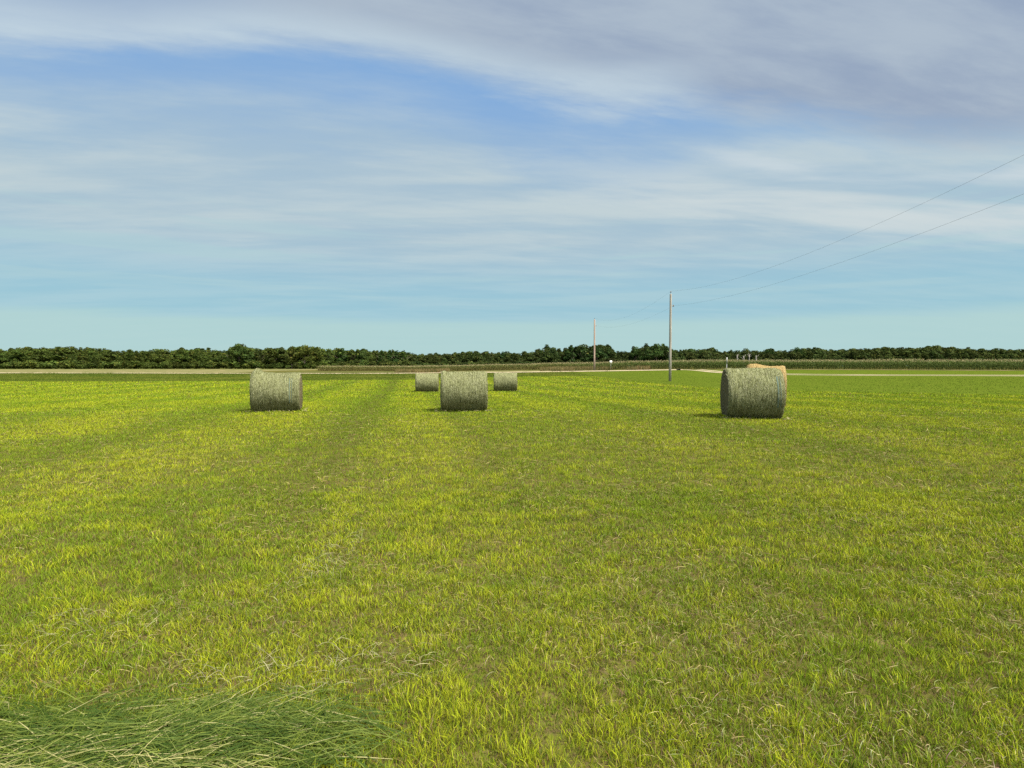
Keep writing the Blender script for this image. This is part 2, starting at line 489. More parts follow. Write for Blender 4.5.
# rough uncut grass of the meadow beyond the mown edge
B = Blades()
x, y = wedge(20, 125, 9, 2, 1.0)
k = (y > edge(x) - .3) & (y < np.array([road_mid(q) for q in x]) - 2.0); x, y = x[k], y[k]
n = len(x); g = fbm(x * .12, y * .12, 21, 3)
ct = lerp(np.array([.044, .074, .007]), np.array([.088, .104, .014]), sstep(.4, .75, g + rng.normal(0, .1, n)))
drive = (x > 30) & (y > 80)
ct = np.where((x > 13)[:, None], ct * 1.08, ct)
hh = np.where(drive, .04, np.where(x > 13, .06, .17)) * rng.uniform(.5, 1.2, n)
B.add(np.stack([x, y, ground_z(x, y)], 1), rng.uniform(0, 6.28, n), hh, rng.uniform(.03, .09, n), hh * .3, rng.uniform(0, 6.28, n), ct * .8, ct * 1.1, 1)
n = 9000                                               # tufts that overhang the edges of the gravel road
x = rng.uniform(-190, 40, n); y = np.array([road_mid(q) for q in x]) + np.where(rng.random(n) < .55, -2.3, 2.5) + rng.normal(0, .35, n)
k = rng.random(n) < sstep(.45, .72, fbm(x * .35, y * .2, 23, 3)); x, y = x[k], y[k]; n = len(x)
c = lerp(np.array([.050, .080, .010]), np.array([.17, .145, .05]), rng.random(n) ** 1.5); h = rng.uniform(.08, .42, n)
B.add(np.stack([x, y, ground_z(x, y)], 1), rng.uniform(0, 6.28, n), h, rng.uniform(.03, .09, n), h * .4, rng.uniform(0, 6.28, n), c * .8, c, 1)
tag(B.build('meadow_grass', M_BLADE), 'darker uncut grass strip between the mown field and gravel road', 'grass', kind='stuff')

# cut hay left lying: thin pale strands almost flat on the turf
def strands(B, x, y, L, w, zlift, cols, dirs, arch=.02):
    n = len(x)
    d = np.stack([np.cos(dirs), np.sin(dirs), dirs * 0], 1)
    s = np.stack([-np.sin(dirs), np.cos(dirs), dirs * 0], 1) * (w / 2)[:, None]
    z0 = ground_z(x, y) + zlift
    P = np.stack([x, y, z0], 1)
    bend = rng.normal(0, .12, n)[:, None] * np.stack([-np.sin(dirs), np.cos(dirs), dirs * 0], 1) * L[:, None]
    tilt = rng.normal(0, arch, n)
    rings = []
    for t in (-.5, -.15, .2, .5):
        c = P + d * (L * t)[:, None] + bend * (t * t * 2)
        c[:, 2] = np.maximum(c[:, 2] + tilt * t * 2 + arch * .6 * (1 - (2 * t) ** 2), z0 * 0 + ground_z(c[:, 0], c[:, 1]) + .004)
        ww = 1 if abs(t) < .4 else .45
        up = np.zeros_like(s); up[:, 2] = np.linalg.norm(s, axis=1) * .5
        rings += [c - s * ww - up * ww, c + s * ww + up * ww]
    V = np.stack(rings, 1).reshape(-1, 3)
    C = np.repeat(cols, 8, axis=0)
    i = B.n + np.arange(n)[:, None] * 8
    f = np.concatenate([i + np.array([[2 * k, 2 * k + 1, 2 * k + 3, 2 * k + 2]]) for k in range(3)], 1)
    B.V.append(V); B.C.append(C); B.F.append(f.ravel()); B.S.append(np.full(n * 3, 4)); B.n += n * 8

B = Blades()
for (y0, y1, dens, L, w) in ((1.3, 4.2, 1600, .045, .0021), (4.2, 7, 520, .055, .003), (7, 12, 150, .075, .0045), (12, 20, 30, .11, .009)):
    x, y = wedge(y0, y1, dens)
    g = fbm(x * .9, y * .9, 55, 3)
    k = rng.random(len(x)) < sstep(.30, .70, g); x, y = x[k], y[k]; n = len(x)
    c = lerp(np.array([.090, .055, .025]), STRAW, rng.random(n) ** 1.8) + rng.normal(0, .008, (n, 3))
    c = np.where((rng.random(n) < .35)[:, None], np.array([.13, .15, .04]), c)
    strands(B, x, y, L * rng.uniform(.5, 1.8, n), w * rng.uniform(.6, 1.3, n), rng.uniform(.004, .03, n), np.clip(c, .02, 1), rng.uniform(0, 6.28, n), .012)
# bleached wisps: two patches of old hay (left middle distance, and near left)
for (cx, cy, sx, sy, n) in ((-1.52, 4.55, .12, .36, 190), (-.95, 2.95, .32, .10, 110), (-1.25, 2.75, .30, .10, 90), (-2.6, 3.3, .3, .2, 120)):
    x = rng.normal(cx, sx, n); y = rng.normal(cy, sy, n)
    c = np.array([.31, .30, .15]) * rng.uniform(.25, 1.0, (n, 1))
    strands(B, x, y, rng.uniform(.04, .12, n), rng.uniform(.0014, .0028, n), rng.uniform(.006, .045, n), c, rng.normal(.3, .9, n))
tag(B.build('loose_hay', M_HAYSTRAND), 'pale dry strands of cut hay strewn over the turf', 'hay', kind='stuff')

# long green grass laid over, near left corner
B = Blades()
n = 10500
x = rng.uniform(-4.6, -.55, n); y = 2.26 + rng.normal(0, .15, n) + .05 * np.sin(x * 4)
k = (x < -.50 - 1.2 * np.abs(rng.normal(0, .42, n))) & (y > 1.5) & (y < 2.75)
x, y = x[k], y[k]; n = len(x)
c = lerp(np.array([.032, .066, .010]), np.array([.165, .205, .04]), rng.random(n) ** 1.9)
c = np.where((rng.random(n) < .07)[:, None], np.array([.33, .31, .14]), c)
strands(B, x, y, rng.uniform(.12, .42, n), rng.uniform(.0016, .0038, n), rng.uniform(.005, .05, n) * np.exp(-((y - 2.30) / .22) ** 2) + .01, c,
        rng.normal(.10, .42, n) + .3 * np.sin(x * 3.1) + .3 * (fbm(x * 3, y * 3, 8, 2) - .5), .03)
n = 700
x = rng.uniform(-4.4, -.95, n); y = rng.normal(2.07, .07, n)
c = lerp(np.array([.14, .17, .04]), np.array([.42, .38, .17]), rng.random(n))
strands(B, x, y, rng.uniform(.1, .3, n), rng.uniform(.0016, .003, n), rng.uniform(.01, .06, n), c, rng.normal(0, .5, n), .03)
n = 5200                                               # blades that still stand up through it
x = rng.uniform(-4.5, -.75, n); y = 2.3 + rng.normal(0, .14, n)
c = lerp(np.array([.05, .09, .010]), np.array([.20, .25, .03]), rng.random(n) ** 1.6)
hh = rng.uniform(.05, .13, n)
B.add(np.stack([x, y, ground_z(x, y)], 1), rng.uniform(0, 6.28, n), hh, rng.uniform(.003, .005, n), hh * rng.uniform(.4, 1.6, n), rng.normal(.3, 1., n), c * .6, c, 2, .8)
tag(B.build('long_grass', M_BLADE), 'long dark green grass laid flat in the near left corner', 'grass', kind='stuff')

# ------------------------------------------------------------------ bales
def mat_bale(name, dark, mid, light, net=.35):
    m, nt, b = material(name)
    o = objco(nt); x, y, z = sep(nt, o)
    ang = y._op('ARCTAN2', z)
    wrap = vec(nt, x * 26., ang * 1.6, 0.)
    n1 = noise(nt, wrap, 1., 5, .7)
    fine = noise(nt, vec(nt, x * 70., ang * 9., 3.), 1., 3, .7)
    big = noise(nt, o, 2.6, 4, .6)
    fleck = noise(nt, vec(nt, x * 17., ang * 5.5, 7.), 1., 5, .78)
    c = mix(nt, (n1 * .7 + big * .5 - .1).sstep(.25, .75), dark, mid)
    c = mix(nt, (fine * .6 + n1 * .4).sstep(.46, .66, 0, .85), c, light)
    c = mix(nt, fleck.sstep(.50, .64, 0, .70), c, tuple(q * .40 for q in dark))
    setc(nt, b, c); bump(nt, b, n1 + fine * .6 - fleck * 1.2, 1., .05)
    return m
def mat_end(name, dark, mid):
    m, nt, b = material(name)
    o = objco(nt); x, y, z = sep(nt, o)
    r = (y * y + z * z)._op('SQRT')
    n = noise(nt, o, 9., 5, .7)
    s = ((r * 60. + y._op('ARCTAN2', z) + n * 7.)._op('SINE') * .5 + .5)
    c = mix(nt, s * .5 + n * .4, dark, mid)
    setc(nt, b, c); bump(nt, b, s + n, .8, .03)
    return m
G_D, G_M, G_L = (.090, .096, .038), (.200, .212, .098), (.37, .388, .235)
M_BALE = mat_bale('net_wrapped_hay', G_D, G_M, G_L)
M_BEND = mat_end('hay_end', (.085, .075, .042), (.20, .175, .10))
M_OLD = mat_bale('weathered_straw', (.22, .15, .055), (.37, .27, .11), (.50, .40, .20))
M_OEND = mat_end('straw_end', (.22, .14, .06), (.42, .28, .13))
m, nt, b = material('net_strand'); setc(nt, b, mix(nt, noise(nt, objco(nt), 30., 2), (.065, .095, .075), (.13, .17, .135))); M_STRIPE = m
M_BFUZZ = leaf_material('bale_wisps', .1)

def make_bale(L, rad, seed, stripe=None, mats=(M_BALE, M_BEND), lump=.035, crest=None, fuzzcol=((.12, .12, .05), (.33, .33, .19))):
    """returns the meshes of one roll lying along x, centre of its underside at the origin"""
    nx, na = 44, 72
    xs = np.linspace(-L / 2, L / 2, nx)
    xs = np.sign(xs) * (np.abs(xs) / (L / 2)) ** .8 * (L / 2)
    V = []
    aa = np.linspace(0, 2 * math.pi, na, endpoint=False)
    def radius(x, a):
        e = np.clip((L / 2 - abs(x)) / .09, 0, 1)
        r = rad * (1 - .055 * (1 - e) ** 2)
        r = r + lump * (fbm(np.cos(a) * 1.6 + x * 1.3 + seed * 3.1, np.sin(a) * 1.6 + x * .7, seed, 4) - .5) * 2
        r = r + .012 * (fbm(x * 9 + np.cos(a) * .5, np.sin(a) * .8 + 5, seed + 3, 3) - .5) * 2
        if crest is not None:
            r = r + crest(x) * np.clip(np.cos(a), 0, 1) ** 3
        return r
    flat = rad * .87
    for x in xs:
        r = radius(x, aa)
        z = r * np.cos(aa); y = r * np.sin(aa) * 1.02
        z = np.where(z < -flat, -flat + (z + flat) * .18, z)
        V.append(np.stack([np.full(na, x), y, z], 1))
    zmin = min(v[:, 2].min() for v in V)
    V = np.array(V); V[:, :, 2] += 0
    mb = MB()
    Fq = []
    for i in range(nx - 1):
        for k in range(na):
            Fq.append([i * na + k, (i + 1) * na + k, (i + 1) * na + (k + 1) % na, i * na + (k + 1) % na])
    mb.add(V.reshape(-1, 3), Fq)
    roll = mb.mesh('roll', mats[0], True)
    ends = []
    for s, ring in ((-1, V[0]), (1, V[-1])):
        mb = MB(); P = []; c = ring.mean(0); N = 9
        for j in range(N):
            t = 1 - j / N
            q = c + (ring - c) * t
            bulge = .035 * (1 - t * t) + .02 * (fbm(q[:, 1] * 5, q[:, 2] * 5, seed + 9, 3) - .5)
            if j == 0: bulge = bulge * 0
            q = q.copy(); q[:, 0] = c[0] + s * (bulge + .001)
            P.append(q)
        P.append((c + np.array([s * .036, 0, 0]))[None])
        fl = []
        for j in range(N - 1):
            for k in range(na):
                f = [j * na + k, j * na + (k + 1) % na, (j + 1) * na + (k + 1) % na, (j + 1) * na + k]
                fl.append(f if s > 0 else f[::-1])
        for k in range(na):
            f = [(N - 1) * na + k, (N - 1) * na + (k + 1) % na, N * na]
            fl.append(f if s > 0 else f[::-1])
        mb.add(np.concatenate(P), fl)
        ends.append(mb.mesh('end_face', mats[1], True))
    # wisps of hay poking through the net
    B = Blades(); n = 2600
    r_ = np.random.default_rng(seed)
    x = r_.uniform(-L / 2, L / 2, n); a = r_.uniform(0, 2 * math.pi, n)
    edge_k = r_.random(n) < .22
    x = np.where(edge_k, np.sign(x) * (L / 2 - np.abs(r_.normal(0, .02, n))), x)
    rr = np.array([radius(xx, np.array([q]))[0] for xx, q in zip(x, a)])
    z = rr * np.cos(a); z = np.where(z < -flat, -flat + (z + flat) * .18, z)
    base = np.stack([x, rr * np.sin(a) * 1.02, z], 1)
    nrm = np.stack([np.where(edge_k, np.sign(x) * .7, 0), np.sin(a), np.cos(a)], 1)
    tang = np.stack([r_.normal(0, .35, n), np.cos(a), -np.sin(a)], 1) * r_.choice([-1, 1], (n, 1))
    ln = r_.uniform(.03, .10, n)[:, None]
    tip = base + nrm * ln * r_.uniform(.08, .42, (n, 1)) + tang * ln
    wd = np.cross(nrm, tang); wd /= np.linalg.norm(wd, axis=1)[:, None] + 1e-9
    w = r_.uniform(.003, .006, (n, 1))
    Vv = np.stack([base - wd * w, base + wd * w, tip], 1).reshape(-1, 3)
    cc = lerp(np.array(fuzzcol[0]), np.array(fuzzcol[1]), r_.random(n) ** 1.5)
    fuzz = new_mesh('wisps', Vv, np.arange(n * 3), np.full(n, 3), np.repeat(cc, 3, 0), mat=M_BFUZZ)
    st = None
    if stripe is not None:
        mb = MB()
        for q, wd_ in stripe:
            P = []
            for a_ in np.linspace(-2.0, -.75, 60):
                r0 = radius(q, np.array([a_]))[0] + .006; r1 = radius(q + wd_, np.array([a_]))[0] + .006
                P += [(q, r0 * math.sin(a_) * 1.02, r0 * math.cos(a_)), (q + wd_, r1 * math.sin(a_) * 1.02, r1 * math.cos(a_))]
            mb.add(P, [[2 * i, 2 * i + 1, 2 * i + 3, 2 * i + 2] for i in range(59)])
        st = mb.mesh('net_stripe', M_STRIPE, True)
    return roll, ends, fuzz, st, -zmin

GB = 'round bales lying on the mown field'
def place_bale(px, d, rz, L, rad, seed, label, stripe=None, group=GB, name='round_bale', mats=(M_BALE, M_BEND), lump=.035, crest=None, **kw):
    x, y = at(px, d)
    roll, ends, fuzz, st, down = make_bale(L, rad, seed, stripe, mats, lump, crest, **kw)
    t = empty(name, (x, y, gz(x, y) + down - .015), rz, label, 'hay bale', group)
    body = link('roll', roll, t)
    for e in ends: link('end_face', e, t)
    link('hay_wisps', fuzz, body)
    if st: link('net_stripe', st, body)
    return (x, y, L, rad, rz)
bales = []
bales.append(place_bale(277, 19.9, R(16.5), 1.60, .745, 11, 'green grey round bale with a peaked top corner, nearest the left edge of the photo', [(.46, .028), (.54, .014)],
             crest=lambda x: .17 * math.exp(-((x + .64) / .14) ** 2) - .03 * math.exp(-((x - .1) / .3) ** 2)))
bales.append(place_bale(464, 20.0, R(5.5), 1.62, .755, 23, 'large round bale standing in the middle, in front of the two small distant ones', None,
             crest=lambda x: .05 * math.exp(-((x + .72) / .10) ** 2)))
bales.append(place_bale(427, 41.5, R(8), 1.66, .735, 31, 'small distant round bale half tucked behind the left side of the middle bale', None))
bales.append(place_bale(505.5, 41.8, R(0), 1.72, .74, 43, 'small distant round bale standing clear to the right of the middle bale', None))
bales.append(place_bale(751.5, 16.9, R(-12), 1.55, .795, 57, 'biggest round bale with a blue green net stripe, in front of the tan bale', [(.56, .04), (.64, .016)],
             crest=lambda x: .01))
place_bale(765.5, 22.5, R(-20), 1.38, .88, 71, 'old tan straw bale with a lumpy sagging top, peeking out behind the biggest bale', None, mats=(M_OLD, M_OEND), lump=.05,
           crest=lambda x: .07 * math.exp(-((x + .42) / .30) ** 2) - .02, fuzzcol=((.22, .15, .06), (.48, .36, .17)))

# uncut grass standing against the foot of each bale
B = Blades()
for (bx, by, L, rad, rz) in bales:
    n = 2600; q = max(1., math.hypot(bx, by) / 20)
    u = rng.uniform(-L / 2 - .12, L / 2 + .12, n); v = rng.choice([-1, 1], n) * (rad * .50 + np.abs(rng.normal(0, .06, n)))
    e_ = rng.random(n) < .25
    u = np.where(e_, np.sign(u) * (L / 2 + np.abs(rng.normal(.02, .06, n))), u); v = np.where(e_, rng.uniform(-rad * .5, rad * .5, n), v)
    x = bx + u * math.cos(rz) - v * math.sin(rz); y = by + u * math.sin(rz) + v * math.cos(rz)
    c = lerp(GREEN * .8, YELLOW, rng.random(n)) * rng.uniform(.7, 1.1, (n, 1)); h = rng.uniform(.03, .15, n) ** 1.2 * 1.3
    B.add(np.stack([x, y, ground_z(x, y)], 1), rng.uniform(0, 6.28, n), h, rng.uniform(.008, .018, n) * q, h * rng.uniform(.1, .9, n), rng.uniform(0, 6.28, n), c * .7, c, 2)
tag(B.build('uncut_grass', M_BLADE), 'longer grass left standing against the feet of the bales', 'grass', kind='stuff')

# litter of chaff round the foot of each bale
B = Blades()
for (bx, by, L, rad, rz) in bales:
    n = 420
    u = rng.uniform(-L / 2 - .2, L / 2 + .2, n); v = rng.choice([-1, 1], n) * (rad * .45 + np.abs(rng.normal(0, .14, n)))
    x = bx + u * math.cos(rz) - v * math.sin(rz); y = by + u * math.sin(rz) + v * math.cos(rz)
    c = np.array([.40, .36, .20]) * rng.uniform(.4, 1.1, (n, 1))
    strands(B, x, y, rng.uniform(.05, .16, n), rng.uniform(.004, .009, n), rng.uniform(.01, .06, n), c, rng.normal(rz, .6, n))
tag(B.build('hay_chaff', M_HAYSTRAND), 'pale chaff scattered round the feet of the bales', 'hay', kind='stuff')

# ------------------------------------------------------------------ trees
def leaf_cloud(r_, centres, radii, n, size, low=.25):
    """leaf sprays on and inside a set of ellipsoid clumps -> quads"""
    centres = np.array(centres); radii = np.array(radii)
    p = radii.prod(1) ** (2 / 3); i = r_.choice(len(centres), n, p=p / p.sum())
    v = r_.normal(0, 1, (n, 3)); v /= np.linalg.norm(v, axis=1)[:, None]
    v[:, 2] = np.where((v[:, 2] < -.3) & (r_.random(n) < .5), -v[:, 2], v[:, 2])
    rad = r_.uniform(.55, 1.08, n)[:, None] ** .7
    c = centres[i] + v * radii[i] * rad
    nn = v + r_.normal(0, .55, (n, 3)); nn /= np.linalg.norm(nn, axis=1)[:, None]
    ref = r_.normal(0, 1, (n, 3)); u = np.cross(nn, ref); u /= np.linalg.norm(u, axis=1)[:, None] + 1e-9
    w = np.cross(nn, u)
    s = size * r_.uniform(.55, 1.35, (n, 1)); k = r_.uniform(.45, .9, (n, 1))
    V = np.stack([c - u * s, c + w * s * k, c + u * s, c - w * s * k], 1)
    shade = r_.uniform(.72, 1.28, (n, 1)) * (1 + .22 * r_.normal(0, 1, (len(centres), 1))[i].clip(-1.5, 1.5))
    col = np.array([.050, .072, .020]) * shade
    col = np.where((r_.random(n) < .10)[:, None], np.array([.10, .105, .028]) * shade, col)
    return V, col

def tree_variant(seed, kind):
    r_ = np.random.default_rng(seed); C = []; Q = []
    mb = MB(); limbs = []
    if kind == 'dome':
        H0 = .22
        for k in range(16):
            a = r_.uniform(0, 6.28); q = r_.uniform(.03, .27); z = r_.uniform(.32, .84) - q * .4
            C.append((math.cos(a) * q, math.sin(a) * q, z)); s = r_.uniform(.10, .17); Q.append((s, s, s * .8))
        C.append((0, 0, .84)); Q.append((.13, .13, .14)); n = 1500
    elif kind == 'tall':
        for k in range(15):
            z = r_.uniform(.25, .92); q = r_.uniform(0, .17) * (1.1 - z * .6); a = r_.uniform(0, 6.28)
            C.append((math.cos(a) * q, math.sin(a) * q, z)); s = r_.uniform(.07, .12); Q.append((s, s, s * 1.05))
        C.append((.02, 0, .93)); Q.append((.05, .05, .08)); n = 1200
    elif kind == 'oak':
        for k in range(19):
            a = r_.uniform(0, 6.28); q = r_.uniform(.05, .42); z = .80 - q * .75 + r_.uniform(-.14, .1)
            C.append((math.cos(a) * q, math.sin(a) * q, z)); s = r_.uniform(.11, .17); Q.append((s * 1.1, s * 1.1, s * .75))
        C.append((.03, 0, .86)); Q.append((.16, .16, .13)); n = 1800
    elif kind == 'spire':
        for k in range(14):
            z = .14 + .84 * k / 13; q = .17 * (1.05 - z)
            C.append((r_.normal(0, .02), r_.normal(0, .02), z)); Q.append((q + .03, q + .03, .06))
        n = 900
    else:                                              # bush: leaves from the ground up
        for k in range(9):
            a = r_.uniform(0, 6.28); q = r_.uniform(0, .45)
            C.append((math.cos(a) * q, math.sin(a) * q, r_.uniform(.25, .72))); s = r_.uniform(.2, .33); Q.append((s * 1.2, s * 1.2, s))
        n = 700
    V, col = leaf_cloud(r_, C, Q, n, .035 if kind != 'bush' else .085)
    top = V[..., 2].max(); V = V / top
    mb.tube([(0, 0, -.02), (.004, 0, .12), (-.006, .004, .35), (.004, 0, .62), (0, 0, .8)], [.024, .018, .015, .009, .003], 7)
    for k in range(7):
        a = k * 2.4 + r_.uniform(-.3, .3); z = r_.uniform(.2, .5); q = r_.uniform(.12, .26)
        mb.tube([(0, 0, z), (math.cos(a) * q * .5, math.sin(a) * q * .5, z + .1), (math.cos(a) * q, math.sin(a) * q, z + .26)], [.009, .006, .002], 5)
    return V, col, mb
m, nt, b = material('grey_bark'); setc(nt, b, mix(nt, noise(nt, objco(nt), 6., 5, .7), (.07, .055, .042), (.17, .145, .115))); M_BARK = m
m, nt, b = material('bleached_wood'); setc(nt, b, mix(nt, noise(nt, objco(nt), 4., 5, .7), (.24, .22, .20), (.42, .39, .36))); M_DEAD = m

KINDS = ['dome', 'dome', 'tall', 'tall', 'oak', 'oak', 'spire', 'dome', 'spire', 'tall']
VAR = [tree_variant(100 + i, k) for i, k in enumerate(KINDS)]
BUSH = [tree_variant(200 + i, 'bush') for i in range(3)]
CM = []; TM = []
for i, (V, col, mb) in enumerate(VAR):
    n = len(V)
    CM.append(new_mesh('crown', V.reshape(-1, 3), np.arange(n * 4), np.full(n, 4), np.repeat(col, 4, 0), mat=M_LEAF))
    TM.append(mb.mesh('trunk', M_BARK, True))

SKY_PX = [-20, 60, 130, 200, 224, 232, 239, 247, 254, 270, 292, 298, 305, 312, 320, 330, 340, 350, 362, 372, 388, 402, 410, 430, 460, 490, 515, 530, 540, 548, 555, 562, 570, 590, 602, 611, 618, 628, 634, 648, 655, 663, 669, 677, 690, 715, 730, 758, 770, 780, 790, 798, 830, 900, 1044]
SKY_PY = [349, 346, 350, 347, 351, 346, 343, 346, 348, 347.5, 346.5, 345.5, 344.5, 345, 347, 349, 347.5, 348, 348, 350.5, 349.5, 350.5, 352.5, 353, 351.5, 351, 352, 351, 349, 347, 347, 349, 345.5, 345, 345.5, 347.5, 350.5, 350.5, 346.5, 345.5, 343, 344.5, 346, 349.5, 348.2, 348.8, 349.5, 349.8, 348, 349.8, 349, 346.5, 348.5, 346, 349]
def tree_height(px, d, x):
    return (366 - np.interp(px, SKY_PX, SKY_PY)) / F * d + EYE - gz(x, d)
GT = 'trees along the edge of the far wood'
# (column in the photo, distance, variant, width factor, colour, height factor, label)
TREES = [
 (231, 372, 2, 1.25, (.95, .95, .8), .93, 'bushy topped tree on the left flank of the tallest tree at the left photo edge'),
 (239, 376, 4, .80, (.85, .95, .85), 1.0, 'tallest ragged crown at the far left end of the wood, left of the left bale'),
 (247.5, 374, 0, 1.0, (.9, 1, .8), .97, 'shoulder tree just right of the tallest ragged crown in the left wood'),
 (259, 380, 7, 1.1, (.80, .85, .75), 1.0, 'dark rounded tree above the left corner of the left bale'),
 (271, 378, 2, 1.5, (.85, .8, .6), 1.0, 'olive brown narrow crowned tree above the middle of the left bale'),
 (282, 382, 0, 1.05, (.80, .82, .68), 1.0, 'domed olive tree above the right half of the left bale'),
 (292, 376, 1, 1.0, (.95, .90, .62), 1.0, 'warm olive domed tree above the right end of the left bale'),
 (305, 370, 4, .95, (1.05, 1.05, .7), 1.0, 'highest broad crown of the left wood, just right of the left bale'),
 (317, 374, 1, 1.05, (1.1, 1.05, .75), .98, 'mid green tree on the right slope of the broad left crown'),
 (329, 378, 7, .9, (.95, 1.05, .8), 1.0, 'small rounded tree above the left tip of the corn'),
 (342, 382, 3, 1.6, (.70, .92, .75), 1.0, 'upright dark green tree just right of the corn tip'),
 (352, 384, 2, 1.3, (1.05, 1.0, .75), .96, 'lighter thin topped tree beside the upright dark one over the corn'),
 (363, 386, 5, .8, (.85, .95, .75), 1.0, 'flat topped tree left of the row of pointed crowns'),
 (382, 384, 6, 1.7, (.80, .95, .85), 1.0, 'first pointed crown in the row above and left of the far bale'),
 (390, 385, 6, 1.6, (.78, .98, .85), 1.0, 'second pointed crown in the row above and left of the far bale'),
 (397, 384, 6, 1.7, (.75, .92, .85), 1.02, 'third pointed crown in the row above and left of the far bale'),
 (403.5, 383, 6, 1.8, (.82, .95, .82), 1.0, 'last pointed crown in the row before the wood drops lower'),
 (436, 420, 3, 1.5, (.62, .85, .88), 1.03, 'blue green upright tree above the left far bale'),
 (463, 424, 2, 1.4, (.62, .85, .90), 1.02, 'narrow crown poking up above the middle bale'),
 (503, 420, 1, .9, (.62, .80, .85), 1.02, 'dark domed crown above the right far bale'),
 (541, 400, 1, 1.0, (.95, 1.0, .85), .97, 'paler rounded tree at the start of the rise left of the far pole'),
 (553, 392, 4, .85, (.66, .82, .82), 1.0, 'dark broad crown on the rise left of the far pole'),
 (571, 386, 0, .95, (.60, .78, .80), 1.0, 'dark crown with a sharp left shoulder just left of the far pole'),
 (583, 388, 7, 1.0, (.62, .80, .80), 1.0, 'dark rounded tree touching the far pole on its left'),
 (597, 384, 5, .85, (.60, .78, .78), 1.0, 'broad dark tree directly behind the far pole'),
 (609, 388, 1, 1.0, (.66, .84, .80), 1.0, 'dark sloping crown above the small white sign'),
 (636, 380, 4, .80, (.62, .78, .72), 1.0, 'open spreading dark tree midway between the two poles'),
 (646, 386, 0, .85, (.60, .76, .74), .98, 'dark tree filling the dip beside the tall crown left of the near pole'),
 (656, 376, 4, 1.0, (.66, .84, .70), 1.0, 'tallest dark crown just left of the near pole'),
 (667, 380, 7, .95, (.64, .80, .70), 1.0, 'dark rounded tree directly behind the near pole'),
 (690, 396, 2, 1.4, (.80, 1.0, .88), 1.0, 'mid green tree above the start of the gravel drive'),
 (703, 392, 5, .8, (.62, .80, .66), .92, 'low dark spreading tree above the gravel drive'),
 (716, 398, 1, .9, (.74, .95, .88), 1.0, 'rounded tree just left of the slim grey post'),
 (771, 392, 7, .85, (.58, .76, .70), 1.03, 'dark rounded tree just right of the pale bare trunks'),
 (783, 394, 0, .8, (.72, .80, .66), .96, 'brownish green tree above the right part of the tan bale'),
 (797, 388, 4, .8, (.64, .82, .74), 1.0, 'broad tree rising at the right photo edge'),
]
protos = {}
def add_tree(px, d, v, wf, colr, hf, label):
    x, y = at(px, d); h = float(tree_height(px, d, x)) * hf
    if v not in protos:
        t = empty('tree', (0, 0, 0)); link('crown', CM[v], t); link('trunk', TM[v], t); protos[v] = t
    else: t = copy_tree(protos[v])
    t.location = (x, y, gz(x, y) - .1); t.rotation_euler = (0, 0, random.uniform(0, 6.28))
    t.scale = (h * wf, h * wf, h)
    for ch in t.children: ch.color = (*[q * random.uniform(.95, 1.08) for q in colr], 1)
    tag(t, label, 'tree', GT)
for row in TREES: add_tree(*row)

# the rest of the wood: one dense mass behind and between
VV = []; CC = []
def mass_tree(x, y, h, wf, v, colr, var=VAR):
    V, col, mb = var[v]; a = random.uniform(0, 6.28); c, s = math.cos(a), math.sin(a)
    P = V.reshape(-1, 3)
    Q = np.stack([(P[:, 0] * c - P[:, 1] * s) * h * wf + x, (P[:, 0] * s + P[:, 1] * c) * h * wf + y, P[:, 2] * h + gz(x, y) - .2], 1)
    VV.append(Q); CC.append(np.repeat(col, 4, 0) * np.array(colr))
def tone(px):
    w = np.interp(px, [200, 330, 420, 520, 560, 620, 680, 760, 900], [.9, 1.0, .8, .72, .6, .62, .8, .72, .85])
    bl = np.interp(px, [330, 430, 700, 900], [.72, .92, .98, .85])
    t = random.uniform(.85, 1.2)
    return (w * t * random.uniform(.9, 1.12), w * t * 1.02, w * t * bl)
for rowd, dn, hf0, hf1 in ((388, 4.5, .62, .92), (396, 4.5, .78, .97), (406, 5, .84, 1.0), (418, 5, .88, 1.0), (434, 6, .88, 1.0)):
    px = -60.0
    while px < 1090:
        p = px + random.uniform(-3, 3); d = rowd + random.uniform(-5, 5) + (20 if 405 < p < 535 else 0)
        x, y = at(p, d)
        mass_tree(x, y, float(tree_height(p, d, x)) * random.uniform(hf0, hf1) * float(.86 + .27 * fbm(np.array([p * .16]), np.array([rowd * .1]), 17, 3)[0] + (.10 if random.random() < .10 else 0)), random.uniform(1.0, 1.5) * (1.25 if (v := random.choice([0, 1, 2, 3, 4, 5, 7, 9, 4, 3, 8, 6])) in (2, 3, 6, 8, 9) else .9), v, tone(p))
        px += dn * random.uniform(.7, 1.3)
px = -60
while px < 1090:                                       # undergrowth closing the foot of the wood
    d = random.uniform(358, 392); x, y = at(px, d); c = tone(px); k = random.uniform(.65, 1.15)
    mass_tree(x, y, random.uniform(3, 6.5), random.uniform(.8, 1.5), random.randrange(3), tuple(q * k for q in c), BUSH)
    px += random.uniform(1.2, 2.6)
# big outcrop of wood out to the sides and back so that no gap opens from beside the camera
V = np.concatenate(VV); n = len(V) // 4
o = link('woodland', new_mesh('woodland', V, np.arange(n * 4), np.full(n, 4), np.concatenate(CC), mat=M_LEAF))
tag(o, 'dense dark green wood closing the view across the horizon', 'wood', kind='stuff')

